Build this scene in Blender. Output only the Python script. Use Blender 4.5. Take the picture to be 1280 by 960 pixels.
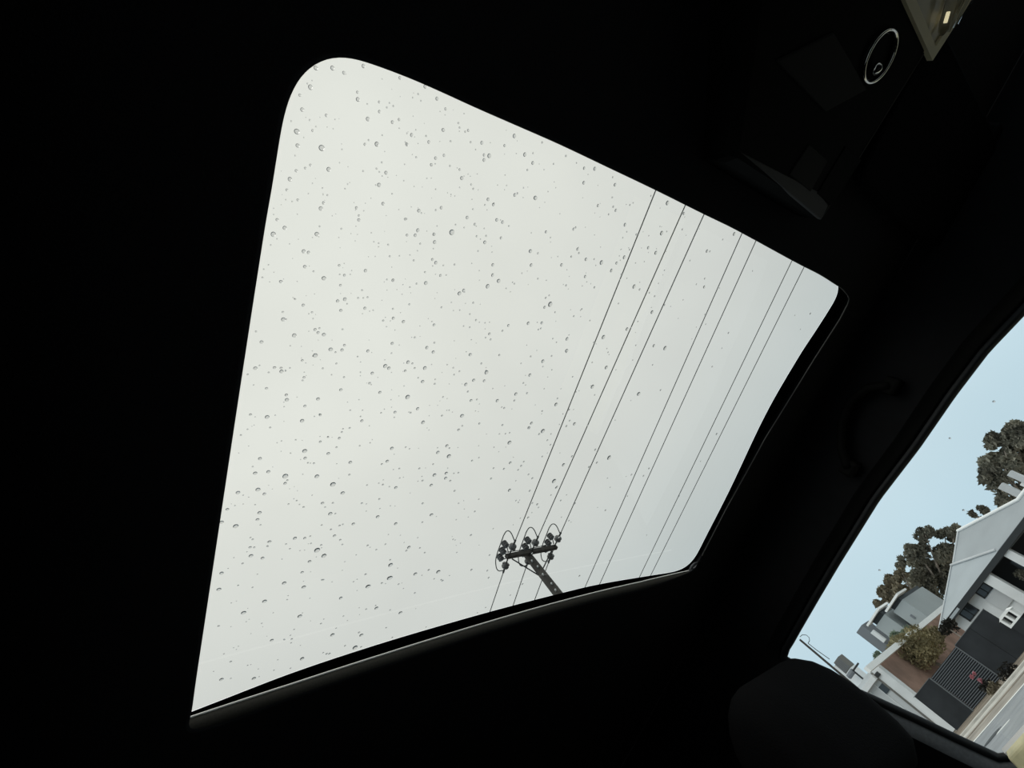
import bpy, bmesh, math, random
from mathutils import Vector, Matrix
random.seed(7)
S = bpy.context.scene
COL = S.collection
for o in list(bpy.data.objects):
    bpy.data.objects.remove(o)

# ------------------------------------------------------------------ camera
# The camera is held at the driver's side of the cabin, rolled, looking up and to the left.
F_PX = 615.3
EYE = Vector((0.47, 0.0, 1.02))
CAM = Matrix(((-0.79306034, -0.06009526, -0.60617147),
              (0.30344478, -0.90183588, -0.30759277),
              (-0.52818232, -0.42787919, 0.73344586)))    # columns: image right, image down, view axis, in world axes
cd = bpy.data.cameras.new('camera')
cd.sensor_width = 36.0
cd.lens = 36.0 * F_PX / 1280.0
cd.clip_start = 0.005
cd.clip_end = 2000
cam = bpy.data.objects.new('camera', cd)
COL.objects.link(cam)
r, d, v = CAM.col[0], CAM.col[1], CAM.col[2]
cam.matrix_world = Matrix(((r[0], -d[0], -v[0], EYE[0]), (r[1], -d[1], -v[1], EYE[1]),
                           (r[2], -d[2], -v[2], EYE[2]), (0, 0, 0, 1)))
S.camera = cam

# ------------------------------------------------------------------ sky, sun, exposure
S.view_settings.view_transform = 'Standard'
S.view_settings.look = 'None'
S.view_settings.exposure = 0.0
S.view_settings.gamma = 1.0
S.view_settings.use_curve_mapping = False

world = bpy.data.worlds.new('overcast_sky')
S.world = world
world.use_nodes = True
nt = world.node_tree
nt.nodes.clear()
out = nt.nodes.new('ShaderNodeOutputWorld')
bg = nt.nodes.new('ShaderNodeBackground')
tc = nt.nodes.new('ShaderNodeTexCoord')
sp = nt.nodes.new('ShaderNodeSeparateXYZ')
ramp = nt.nodes.new('ShaderNodeValToRGB')
nt.links.new(tc.outputs['Generated'], sp.inputs[0])
nt.links.new(sp.outputs['Z'], ramp.inputs[0])
e = ramp.color_ramp.elements
e[0].position = 0.0
e[0].color = (0.50, 0.68, 0.78, 1)
e[1].position = 1.0
e[1].color = (0.93, 0.955, 0.91, 1)
for pos, c in ((0.20, (0.62, 0.78, 0.85, 1)), (0.36, (0.665, 0.735, 0.75, 1)), (0.55, (0.775, 0.81, 0.795, 1)), (0.80, (0.905, 0.93, 0.89, 1))):
    k = e.new(pos)
    k.color = c
no = nt.nodes.new('ShaderNodeTexNoise')
no.inputs['Scale'].default_value = 2.2
no.inputs['Detail'].default_value = 4
no.inputs['Roughness'].default_value = 0.5
nt.links.new(tc.outputs['Generated'], no.inputs['Vector'])
mr = nt.nodes.new('ShaderNodeMapRange')
mr.inputs['From Min'].default_value = 0.3
mr.inputs['From Max'].default_value = 0.7
mr.inputs['To Min'].default_value = 0.95
mr.inputs['To Max'].default_value = 1.05
nt.links.new(no.outputs['Fac'], mr.inputs['Value'])
mx = nt.nodes.new('ShaderNodeVectorMath')
mx.operation = 'SCALE'
nt.links.new(ramp.outputs['Color'], mx.inputs[0])
nt.links.new(mr.outputs['Result'], mx.inputs['Scale'])
nt.links.new(mx.outputs['Vector'], bg.inputs['Color'])
bg.inputs['Strength'].default_value = 1.0
nt.links.new(bg.outputs[0], out.inputs[0])

sl = bpy.data.lights.new('sun_behind_cloud', 'SUN')
sl.energy = 0.9
sl.angle = math.radians(60)
sl.color = (1.0, 0.98, 0.95)
so = bpy.data.objects.new('sun_behind_cloud', sl)
so.rotation_euler = (math.radians(-12), math.radians(42), 0)
COL.objects.link(so)


# ------------------------------------------------------------------ helpers
def ray(px, py):
    return (CAM @ Vector((px - 640, py - 480, F_PX))).normalized()


def on_plane(px, py, p0, n):
    d = ray(px, py)
    n = Vector(n)
    return EYE + d * ((Vector(p0) - EYE).dot(n) / d.dot(n))


def ex(px, py, D):
    """point D metres to the left of the eye"""
    return on_plane(px, py, (EYE[0] - D, 0, 0), (1, 0, 0))


def on_z(px, py, z):
    return on_plane(px, py, (0, 0, z), (0, 0, 1))


def crown(x):
    return 1.39 + 0.017 * (1 - (x / 0.45) ** 2)


def on_roof(px, py, dz=0.0):
    z = 1.39
    p = None
    for _ in range(6):
        p = on_z(px, py, z + dz)
        z = crown(max(-0.62, min(0.62, p.x)))
    return p


def mat(name, col, rough=0.7, metal=0.0, noise=0.0, scale=20.0, spec=0.5, bump=0.0, col2=None):
    m = bpy.data.materials.new(name)
    m.use_nodes = True
    n = m.node_tree
    b = n.nodes['Principled BSDF']
    b.inputs['Base Color'].default_value = (*col, 1)
    b.inputs['Roughness'].default_value = rough
    b.inputs['Metallic'].default_value = metal
    b.inputs['Specular IOR Level'].default_value = spec
    if noise or col2 or bump:
        t = n.nodes.new('ShaderNodeTexCoord')
        x = n.nodes.new('ShaderNodeTexNoise')
        x.inputs['Scale'].default_value = scale
        x.inputs['Detail'].default_value = 5
        n.links.new(t.outputs['Object'], x.inputs['Vector'])
        if noise or col2:
            rp = n.nodes.new('ShaderNodeValToRGB')
            lo = tuple(max(0, c * (1 - noise)) for c in col)
            hi = col2 or tuple(min(1, c * (1 + noise)) for c in col)
            rp.color_ramp.elements[0].position = 0.35
            rp.color_ramp.elements[1].position = 0.65
            rp.color_ramp.elements[0].color = (*lo, 1)
            rp.color_ramp.elements[1].color = (*hi, 1)
            n.links.new(x.outputs['Fac'], rp.inputs[0])
            n.links.new(rp.outputs[0], b.inputs['Base Color'])
        if bump:
            bp = n.nodes.new('ShaderNodeBump')
            bp.inputs['Strength'].default_value = bump
            bp.inputs['Distance'].default_value = 0.01
            n.links.new(x.outputs['Fac'], bp.inputs['Height'])
            n.links.new(bp.outputs[0], b.inputs['Normal'])
    return m


def pane_mat(name, tint, base_reflect=0.035):
    """thin sheet of glass: tinted see-through with a mirror layer that grows at grazing angles"""
    m = bpy.data.materials.new(name)
    m.use_nodes = True
    n = m.node_tree
    n.nodes.clear()
    o = n.nodes.new('ShaderNodeOutputMaterial')
    t = n.nodes.new('ShaderNodeBsdfTransparent')
    t.inputs[0].default_value = (*tint, 1)
    g = n.nodes.new('ShaderNodeBsdfGlossy')
    g.inputs['Roughness'].default_value = 0.0
    lw = n.nodes.new('ShaderNodeLayerWeight')
    lw.inputs[0].default_value = 0.5
    pw = n.nodes.new('ShaderNodeMath')
    pw.operation = 'POWER'
    pw.inputs[1].default_value = 5
    ml = n.nodes.new('ShaderNodeMath')
    ml.operation = 'MULTIPLY_ADD'
    ml.inputs[1].default_value = 0.9
    ml.inputs[2].default_value = base_reflect
    mixn = n.nodes.new('ShaderNodeMixShader')
    n.links.new(lw.outputs['Facing'], pw.inputs[0])
    n.links.new(pw.outputs[0], ml.inputs[0])
    n.links.new(ml.outputs[0], mixn.inputs[0])
    n.links.new(t.outputs[0], mixn.inputs[1])
    n.links.new(g.outputs[0], mixn.inputs[2])
    n.links.new(mixn.outputs[0], o.inputs[0])
    return m


class MB:
    def __init__(self):
        self.v = []
        self.f = []

    def add(self, vs, fs):
        k = len(self.v)
        self.v += [tuple(p) for p in vs]
        self.f += [tuple(i + k for i in f) for f in fs]
        return self

    def box(self, lo, hi, M=None):
        x0, y0, z0 = lo
        x1, y1, z1 = hi
        vs = [Vector(p) for p in ((x0, y0, z0), (x1, y0, z0), (x1, y1, z0), (x0, y1, z0), (x0, y0, z1), (x1, y0, z1), (x1, y1, z1), (x0, y1, z1))]
        if M is not None:
            vs = [M @ p for p in vs]
        return self.add(vs, [(3, 2, 1, 0), (4, 5, 6, 7), (0, 1, 5, 4), (1, 2, 6, 5), (2, 3, 7, 6), (3, 0, 4, 7)])

    def prism(self, pts, ext):
        n = len(pts)
        e = Vector(ext)
        vs = [Vector(p) for p in pts] + [Vector(p) + e for p in pts]
        return self.add(vs, [tuple(range(n)), tuple(range(2 * n - 1, n - 1, -1))] + [(i, i + n, (i + 1) % n + n, (i + 1) % n) for i in range(n)])

    def tube(self, pts, r, seg=8, closed=False, caps=True):
        pts = [Vector(p) for p in pts]
        n = len(pts)
        rs = r if isinstance(r, (list, tuple)) else [r] * n
        vs = []
        up = None
        for i, p in enumerate(pts):
            a = pts[(i - 1) % n] if (closed or i > 0) else p
            b = pts[(i + 1) % n] if (closed or i < n - 1) else p
            t = (b - a).normalized()
            if up is None:
                up = t.orthogonal().normalized()
            up = (up - t * up.dot(t))
            up = up.normalized() if up.length > 1e-6 else t.orthogonal().normalized()
            s = t.cross(up)
            for k in range(seg):
                w = 2 * math.pi * k / seg
                vs.append(p + (up * math.cos(w) + s * math.sin(w)) * rs[i])
        fs = []
        m = n if closed else n - 1
        for i in range(m):
            for k in range(seg):
                j = (i + 1) % n
                fs.append((i * seg + k, i * seg + (k + 1) % seg, j * seg + (k + 1) % seg, j * seg + k))
        if caps and not closed:
            fs.append(tuple(range(seg - 1, -1, -1)))
            fs.append(tuple(range((n - 1) * seg, n * seg)))
        return self.add(vs, fs)

    def lathe(self, base, axis, prof, seg=12, cap0=True, cap1=True):
        """prof: list of (radius, height along the axis)"""
        a = Vector(axis).normalized()
        u = a.orthogonal().normalized()
        w = a.cross(u)
        b = Vector(base)
        vs = []
        for (rr, h) in prof:
            for k in range(seg):
                t = 2 * math.pi * k / seg
                vs.append(b + a * h + (u * math.cos(t) + w * math.sin(t)) * rr)
        n = len(prof)
        fs = [(i * seg + k, i * seg + (k + 1) % seg, (i + 1) * seg + (k + 1) % seg, (i + 1) * seg + k) for i in range(n - 1) for k in range(seg)]
        if cap0:
            fs.append(tuple(range(seg - 1, -1, -1)))
        if cap1:
            fs.append(tuple(range((n - 1) * seg, n * seg)))
        return self.add(vs, fs)

    def rings(self, rings, closed=True):
        n = len(rings[0])
        vs = [p for q in rings for p in q]
        m = n if closed else n - 1
        return self.add(vs, [(i * n + k, i * n + (k + 1) % n, (i + 1) * n + (k + 1) % n, (i + 1) * n + k) for i in range(len(rings) - 1) for k in range(m)])

    def build(self, name, material, parent=None, smooth=False, bevel=0.0, kind=None, origin=None):
        me = bpy.data.meshes.new(name)
        if parent is not None:
            pw = parent.get('_loc', None)
            off = Vector(pw) if pw is not None else Vector((0, 0, 0))
        else:
            off = Vector(origin) if origin is not None else Vector((0, 0, 0))
        me.from_pydata([tuple(Vector(p) - off) for p in self.v], [], self.f)
        me.materials.append(material)
        bm = bmesh.new()
        bm.from_mesh(me)
        bmesh.ops.recalc_face_normals(bm, faces=bm.faces)
        bm.to_mesh(me)
        bm.free()
        if smooth:
            for p in me.polygons:
                p.use_smooth = True
        o = bpy.data.objects.new(name, me)
        COL.objects.link(o)
        if parent is not None:
            o.parent = parent
            o['_loc'] = list(off)
        else:
            o.location = off
            o['_loc'] = list(off)
        if bevel:
            bv = o.modifiers.new('bevel', 'BEVEL')
            bv.width = bevel
            bv.segments = 2
            bv.limit_method = 'ANGLE'
        if kind:
            o['kind'] = kind
        return o


def thing(name, label, cat, loc, group=None):
    o = bpy.data.objects.new(name, None)
    o.empty_display_size = 0.1
    COL.objects.link(o)
    o.location = loc
    o['_loc'] = list(loc)
    o['label'] = label
    o['category'] = cat
    if group:
        o['group'] = group
    return o


def tag(o, label, cat, group=None):
    o['label'] = label
    o['category'] = cat
    if group:
        o['group'] = group
    return o


def dup_part(o, parent, offset):
    c = o.copy()
    COL.objects.link(c)
    c.parent = parent
    c.location = Vector(o.location) + Vector(offset)
    return c


def resample(pts, n):
    pts = [Vector(p) for p in pts]
    L = [0.0]
    for i in range(len(pts)):
        L.append(L[-1] + (pts[(i + 1) % len(pts)] - pts[i]).length)
    res = []
    j = 0
    for k in range(n):
        t = L[-1] * k / n
        while L[j + 1] < t:
            j += 1
        f = (t - L[j]) / max(1e-9, L[j + 1] - L[j])
        res.append(pts[j].lerp(pts[(j + 1) % len(pts)], f))
    return res


def spline(p, k=6):
    """closed Catmull-Rom curve through the points"""
    n = len(p)
    res = []
    for i in range(n):
        a, b, c, d = p[i - 1], p[i], p[(i + 1) % n], p[(i + 2) % n]
        la, lb, lc = (b - a).length, (c - b).length, (d - c).length
        m1 = (c - a) * (lb / max(1e-6, la + lb))
        m2 = (d - b) * (lb / max(1e-6, lb + lc))
        for j in range(k):
            t = j / k
            t2, t3 = t * t, t * t * t
            res.append(b * (2 * t3 - 3 * t2 + 1) + m1 * (t3 - 2 * t2 + t) + c * (-2 * t3 + 3 * t2) + m2 * (t3 - t2))
    return res


def smooth_loop(p, it=1):
    for _ in range(it):
        n = len(p)
        p = [p[i] * 0.5 + (p[i - 1] + p[(i + 1) % n]) * 0.25 for i in range(n)]
    return p


def offset2d(pts, dist, ia, ib):
    """offset a closed loop outward in the plane of coordinates ia, ib"""
    n = len(pts)
    area = sum(pts[i][ia] * pts[(i + 1) % n][ib] - pts[(i + 1) % n][ia] * pts[i][ib] for i in range(n))
    sg = 1 if area > 0 else -1
    res = []
    for i in range(n):
        a, b = pts[i - 1], pts[(i + 1) % n]
        tx, ty = b[ia] - a[ia], b[ib] - a[ib]
        l = math.hypot(tx, ty) or 1
        q = Vector(pts[i])
        q[ia] += sg * ty / l * dist
        q[ib] -= sg * tx / l * dist
        res.append(q)
    return res


# ------------------------------------------------------------------ materials
M = {}
M['headliner'] = mat('headliner_fabric', (0.014, 0.014, 0.016), 0.95, noise=0.25, scale=900, bump=0.25, spec=0.2)
M['shell'] = mat('black_trim_plastic', (0.004, 0.004, 0.0045), 0.7, noise=0.2, scale=60, spec=0.12)
M['rubber'] = mat('black_rubber', (0.012, 0.013, 0.014), 0.5, spec=0.4)
M['pillar'] = mat('lit_trim_grey', (0.085, 0.09, 0.097), 0.75, noise=0.12, scale=200, spec=0.3)
M['frit'] = mat('black_ceramic_band', (0.004, 0.004, 0.004), 0.6, spec=0.2)
M['frame'] = mat('black_roof_frame', (0.010, 0.010, 0.011), 0.7, spec=0.2)
M['bead'] = mat('charcoal_edge_bead', (0.035, 0.035, 0.034), 0.6, spec=0.3)
M['shade'] = mat('grey_brown_shade_fabric', (0.032, 0.030, 0.025), 0.9, noise=0.15, scale=500, spec=0.2)
M['strip'] = mat('pale_edge_strip', (0.92, 0.90, 0.87), 0.25)
M['seat'] = mat('black_seat_fabric', (0.0042, 0.0042, 0.0046), 0.95, noise=0.2, scale=400, bump=0.2, spec=0.06)
M['tan'] = mat('tan_door_trim', (0.84, 0.77, 0.47), 0.5, noise=0.12, scale=40)
M['chrome'] = mat('bright_chrome', (0.85, 0.84, 0.80), 0.08, metal=1.0)
M['console'] = mat('black_console_plastic', (0.0045, 0.0045, 0.004), 0.7, noise=0.1, scale=80, spec=0.05)
M['switch'] = mat('dull_black_switch', (0.010, 0.010, 0.009), 0.7, spec=0.15)
M['gloss'] = mat('gloss_black', (0.004, 0.004, 0.004), 0.05)
M['lamp_tan'] = mat('cream_lamp_surround', (0.75, 0.68, 0.46), 0.45)
M['reflector'] = mat('lamp_reflector', (0.42, 0.38, 0.25), 0.3)
M['glass_sun'] = pane_mat('sunroof_glass', (0.83, 0.83, 0.805))
M['glass_side'] = pane_mat('side_window_glass', (0.93, 0.95, 0.955))
gm = bpy.data.materials.new('clear_water')
gm.use_nodes = True
gb = gm.node_tree.nodes['Principled BSDF']
gb.inputs['Transmission Weight'].default_value = 1.0
gb.inputs['IOR'].default_value = 1.33
gb.inputs['Roughness'].default_value = 0.0
M['water'] = gm
lm = bpy.data.materials.new('clear_lamp_lens')
lm.use_nodes = True
lb = lm.node_tree.nodes['Principled BSDF']
lb.inputs['Transmission Weight'].default_value = 1.0
lb.inputs['IOR'].default_value = 1.15
lb.inputs['Roughness'].default_value = 0.05
M['lens'] = lm
bm_ = bpy.data.materials.new('bulb_highlight_glow')
bm_.use_nodes = True
bb = bm_.node_tree.nodes['Principled BSDF']
bb.inputs['Base Color'].default_value = (0.8, 0.75, 0.6, 1)
bb.inputs['Emission Color'].default_value = (1.0, 0.88, 0.55, 1)
bb.inputs['Emission Strength'].default_value = 0.7  # the lamp is off; this glow stands in for the bulb's highlight
M['filament'] = bm_

M['asphalt'] = mat('grey_asphalt', (0.26, 0.275, 0.285), 0.9, noise=0.12, scale=1.5)
M['concrete'] = mat('pale_concrete_kerb', (0.50, 0.48, 0.43), 0.9, noise=0.15, scale=2)
M['dirt'] = mat('brown_dirt_verge', (0.20, 0.165, 0.125), 1.0, noise=0.35, scale=1.2)
M['dirt2'] = mat('grey_brown_shoulder', (0.30, 0.27, 0.23), 1.0, noise=0.25, scale=1.0)
M['paint'] = mat('white_road_paint', (0.75, 0.75, 0.72), 0.8)
M['fence'] = mat('charcoal_fence_panel', (0.022, 0.025, 0.028), 0.6, noise=0.2, scale=1.5, spec=0.3)
M['slat'] = mat('grey_gate_slat', (0.13, 0.14, 0.15), 0.5, spec=0.3)
M['post'] = mat('grey_gate_post', (0.11, 0.12, 0.125), 0.6)
M['white'] = mat('off_white_render', (0.72, 0.74, 0.74), 0.85, noise=0.07, scale=1.0)
M['pale'] = mat('pale_grey_render', (0.55, 0.57, 0.575), 0.85, noise=0.08, scale=0.8)
M['whitest'] = mat('white_fascia_paint', (0.86, 0.87, 0.85), 0.7)
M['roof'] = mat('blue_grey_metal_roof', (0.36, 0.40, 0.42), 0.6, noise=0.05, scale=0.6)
M['roof2'] = mat('dimmed_metal_roof', (0.315, 0.345, 0.36), 0.6, noise=0.05, scale=0.6)  # same roofing darkened, standing in for its different tilt to the sky
M['dark'] = mat('dark_gutter_paint', (0.02, 0.024, 0.026), 0.6)
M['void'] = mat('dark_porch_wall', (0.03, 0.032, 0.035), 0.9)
M['winglass'] = mat('dark_window_glass', (0.03, 0.035, 0.04), 0.1)
M['brown'] = mat('red_brown_side_wall', (0.27, 0.175, 0.135), 0.95, noise=0.2, scale=1.2)
M['grey_wall'] = mat('grey_townhouse_wall', (0.36, 0.395, 0.40), 0.8, noise=0.04, scale=0.4)
M['slate'] = mat('slate_panel', (0.17, 0.185, 0.20), 0.8)
M['bark'] = mat('pale_gum_bark', (0.30, 0.26, 0.22), 0.9, noise=0.3, scale=2)
M['leaf'] = mat('olive_gum_leaves', (0.22, 0.21, 0.165), 0.8, noise=0.5, scale=0.35, spec=0.3)
M['leaf2'] = mat('brown_olive_leaves', (0.25, 0.215, 0.15), 0.8, noise=0.4, scale=0.35, spec=0.3)
M['bush'] = mat('olive_bush_leaves', (0.33, 0.29, 0.17), 0.85, noise=0.4, scale=1.0, spec=0.3)
M['pale_leaf'] = mat('pale_green_leaves', (0.30, 0.36, 0.27), 0.8, noise=0.3, scale=1.0)
M['dark_leaf'] = mat('dark_shrub_leaves', (0.03, 0.028, 0.022), 0.9, noise=0.4, scale=2)
M['pink'] = mat('pink_petals', (0.62, 0.27, 0.31), 0.8, noise=0.15, scale=8)
M['pole'] = mat('weathered_pole_timber', (0.04, 0.037, 0.032), 0.9, noise=0.3, scale=6)
M['steel'] = mat('dark_steel', (0.04, 0.042, 0.042), 0.6, metal=0.2)
M['porcelain'] = mat('brown_grey_porcelain', (0.09, 0.09, 0.09), 0.35)
M['galv'] = mat('galvanised_bolt', (0.55, 0.56, 0.55), 0.5, metal=0.3)
M['cable'] = mat('dark_cable', (0.055, 0.06, 0.058), 0.7)
M['louvre'] = mat('grey_brown_louvre', (0.15, 0.145, 0.13), 0.7)

# ------------------------------------------------------------------ cabin: roof lining with its opening
FRONT_LEFT = [(240, 889), (258, 765), (265, 719), (300, 487), (332, 280), (340, 235), (348.7, 180), (355, 145), (362.5, 120), (375, 96), (392.5, 80),
              (410, 72.5), (427.5, 70.7), (445, 73.7), (470, 82), (505, 95), (542.5, 111), (595, 135), (650, 159), (700, 181), (760, 209.5),
              (818.75, 237.5), (880, 268), (920, 287.5), (1000, 331), (1025, 343.7), (1046, 357)]
RIGHT = [(1054, 361.5), (1060, 368.7), (1062, 374), (1060, 381), (1050, 400), (1018.7, 448.7), (957.5, 547.5), (907, 639), (878, 695)]
REAR = [(868, 711), (863.8, 713), (800, 727.8), (740, 741.7), (560, 793), (480, 818), (366, 855), (239, 896.6)]
SHADE_DZ = 0.016
hole = [on_roof(x, y, 0.0015) for x, y in FRONT_LEFT] + [on_roof(x, y, 0.0) for x, y in RIGHT]
rear_pts = [on_roof(x, y, SHADE_DZ) for x, y in REAR]
hole += [on_roof(874, 702, 0.0), on_roof(866, 712, 0.003)]
hole += [Vector((p.x, p.y, crown(p.x))) for p in rear_pts if p.x > hole[-1].x + 0.012]
hole = smooth_loop(resample(spline(hole), 700), 6)
for p in hole:
    p.z = crown(p.x)
cx = sum(p.x for p in hole) / len(hole)
cy = sum(p.y for p in hole) / len(hole)
X_OUT, Y_B, Y_F = 0.58, -1.70, 0.55


def to_rect(p, x0, x1, y0, y1):
    dx, dy = p.x - cx, p.y - cy
    t = 1e9
    if dx > 1e-9: t = min(t, (x1 - cx) / dx)
    if dx < -1e-9: t = min(t, (x0 - cx) / dx)
    if dy > 1e-9: t = min(t, (y1 - cy) / dy)
    if dy < -1e-9: t = min(t, (y0 - cy) / dy)
    return Vector((cx + dx * t, cy + dy * t, 0))


mb = MB()
outer = [to_rect(p, -X_OUT, X_OUT, Y_B, Y_F) for p in hole]
rr = []
o1 = offset2d(hole, 0.012, 0, 1)
for f in (1.0, 0.75, 0.5, 0.3, 0.15, 0.05):
    rr.append([Vector((a.x + (b.x - a.x) * f, a.y + (b.y - a.y) * f, 0)) for a, b in zip(o1, outer)])
for q in rr:
    for p in q:
        p.z = crown(p.x)
o2 = offset2d(hole, 0.004, 0, 1)
for ring, dz in ((o1, 0.0), (o2, 0.0004), (hole, 0.0015), (offset2d(hole, 0.018, 0, 1), 0.006), (offset2d(hole, 0.045, 0, 1), 0.013)):
    rr.append([Vector((p.x, p.y, crown(p.x) + dz)) for p in ring])
mb.rings(rr)
ceiling = mb.build('ceiling', M['headliner'], smooth=True, kind='structure')

# frame well between lining and glass
GLASS_DZ = 0.046
w0 = [Vector((p.x, p.y, crown(p.x) + 0.013)) for p in offset2d(hole, 0.044, 0, 1)]
w1 = [Vector((p.x, p.y, crown(p.x) + 0.013)) for p in offset2d(hole, 0.065, 0, 1)]
w2 = [Vector((p.x, p.y, crown(p.x) + GLASS_DZ + 0.002)) for p in offset2d(hole, 0.080, 0, 1)]
MB().rings([w0, w1, w2]).build('trim_1', M['frame'], kind='structure')

# glass: seen inner outline on the far (right, rear) sides; beyond the lining on the near sides
GL_R = [(1046, 355), (1048, 360), (1047.5, 366), (1042.5, 376), (1018.7, 413.7), (1000.6, 441), (957.5, 515.5), (911.7, 611.7), (882, 670), (868, 697),
        (860, 706), (852, 711), (841, 714.5), (800, 721), (740, 731.5), (700.6, 741), (560, 778.6), (460, 808.5), (360, 842), (240.4, 888)]
gpts = [on_roof(x, y, GLASS_DZ) for x, y in GL_R]
last = gpts[-1]
first = gpts[0]
near = [Vector((last.x + 0.10, last.y, 0)), Vector((last.x + 0.11, 0.0, 0)), Vector((last.x + 0.10, 0.12, 0)), Vector((last.x + 0.06, 0.16, 0)),
        Vector((-0.45, 0.175, 0)), Vector((first.x + 0.05, 0.165, 0))]
gl_out = smooth_loop(resample(spline([Vector((p.x, p.y, 0)) for p in gpts + near]), 500), 6)
for p in gl_out:
    p.z = crown(p.x) + GLASS_DZ
frit_out = offset2d(gl_out, 0.07, 0, 1)
for p in frit_out:
    p.z = crown(p.x) + GLASS_DZ
mb = MB()
gx = sum(p.x for p in gl_out) / len(gl_out)
gy = sum(p.y for p in gl_out) / len(gl_out)
rings = []
for f in (1.0, 0.8, 0.6, 0.4, 0.2, 0.02):
    rings.append([Vector((gx + (p.x - gx) * f, gy + (p.y - gy) * f, 0)) for p in gl_out])
for q in rings:
    for p in q:
        p.z = crown(p.x) + GLASS_DZ
mb.rings(rings)
n0 = 5 * len(gl_out)
mb.f.append(tuple(range(n0, n0 + len(gl_out))))
win1 = mb.build('window_1', M['glass_sun'], smooth=True, kind='structure')
MB().rings([[p + Vector((0, 0, -0.001)) for p in gl_out], [p + Vector((0, 0, -0.001)) for p in frit_out]]).build('black_edge_band', M['frit'], win1)

# bead along the left and front-left edge of the opening, sunshade edge at the rear, guide hook in the corner
bead = [on_roof(x, y, 0.0) + Vector((0, 0, 0.0)) for x, y in [(1050, 358.5)] + RIGHT]
bead = [Vector((p.x, p.y, crown(p.x) + 0.0005)) for p in bead]
MB().tube(bead, 0.0011, 6).build('trim_2', M['bead'], smooth=True, kind='structure')

shade = thing('sunshade', 'retracted grey-brown sunshade with a bright front strip at the sunroof rear edge', 'sunshade', (-0.45, -0.52, 1.40))
sp_ = [Vector((p.x, p.y, 0)) for p in rear_pts]
sp_ = [sp_[0].lerp(sp_[1], 0.6)] + sp_[1:]
ext_l = sp_[-1] + (sp_[-1] - sp_[-2]).normalized() * 0.09
sp_.append(ext_l)
spf = []
for a, b in zip(sp_, sp_[1:]):
    for k in range(6):
        spf.append(a.lerp(b, k / 6))
spf.append(sp_[-1])
prof = [(-0.14, 0.003), (-0.006, 0.0012), (-0.002, 0.0025), (0.0005, 0.006), (0.001, 0.010), (0.0, SHADE_DZ), (-0.01, SHADE_DZ + 0.001), (-0.14, 0.016)]
MB().rings([[Vector((p.x, p.y + dy, crown(p.x) + dz)) for p in spf] for dy, dz in prof], closed=False).build('shade_panel', M['shade'], shade, smooth=True)
MB().tube([Vector((p.x, p.y + 0.0002, crown(p.x) + SHADE_DZ)) for p in spf], 0.0013, 6).build('edge_strip', M['strip'], shade, smooth=True)
hk = [on_roof(x, y, 0.010) for x, y in ((862, 713), (865, 708), (868, 704.5), (872, 703))]
mb = MB()
mb.tube(hk, [0.0022, 0.003, 0.0022, 0.0014], 8)
mb.tube([on_roof(x, y, 0.008) for x, y in ((863, 713), (869, 711), (873, 706))], [0.003, 0.004, 0.002], 8)
mb.build('guide_hook', M['pillar'], shade, smooth=True)

# ------------------------------------------------------------------ cabin: sides with door windows
NW = Vector((1, 0, -1 / 3.0))
PW = Vector((-0.62, 0, 1.227))


def on_win(px, py):
    return on_plane(px, py, PW, NW)


top_px = [(1280, 395), (1237, 440), (1195, 495), (1150, 560), (1100, 625), (1075, 665), (1050, 705), (1025, 747), (1000, 790), (990, 808), (983, 818)]
win = [on_win(x, y) for x, y in top_px]
win += [on_win(x, y) for x, y in ((985, 824), (1000, 829), (1090, 868.5), (1150, 896), (1200, 920), (1252, 944), (1256, 944))]
sill_a = on_win(1258, 939)
win += [Vector((sill_a.x, sill_a.y + 0.012, sill_a.z - 0.003))]


def wx(z):
    return -0.62 - (1.227 - z) / 3.0


for y, z in ((-0.2, 0.925), (0.1, 0.925), (0.4, 0.93), (0.75, 0.94), (0.95, 0.95), (0.99, 0.96), (0.85, 1.02), (0.6, 1.10), (0.42, 1.15), (0.25, 1.185)):
    win.append(Vector((wx(z), y, z)))
win = resample(win, 200)


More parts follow.
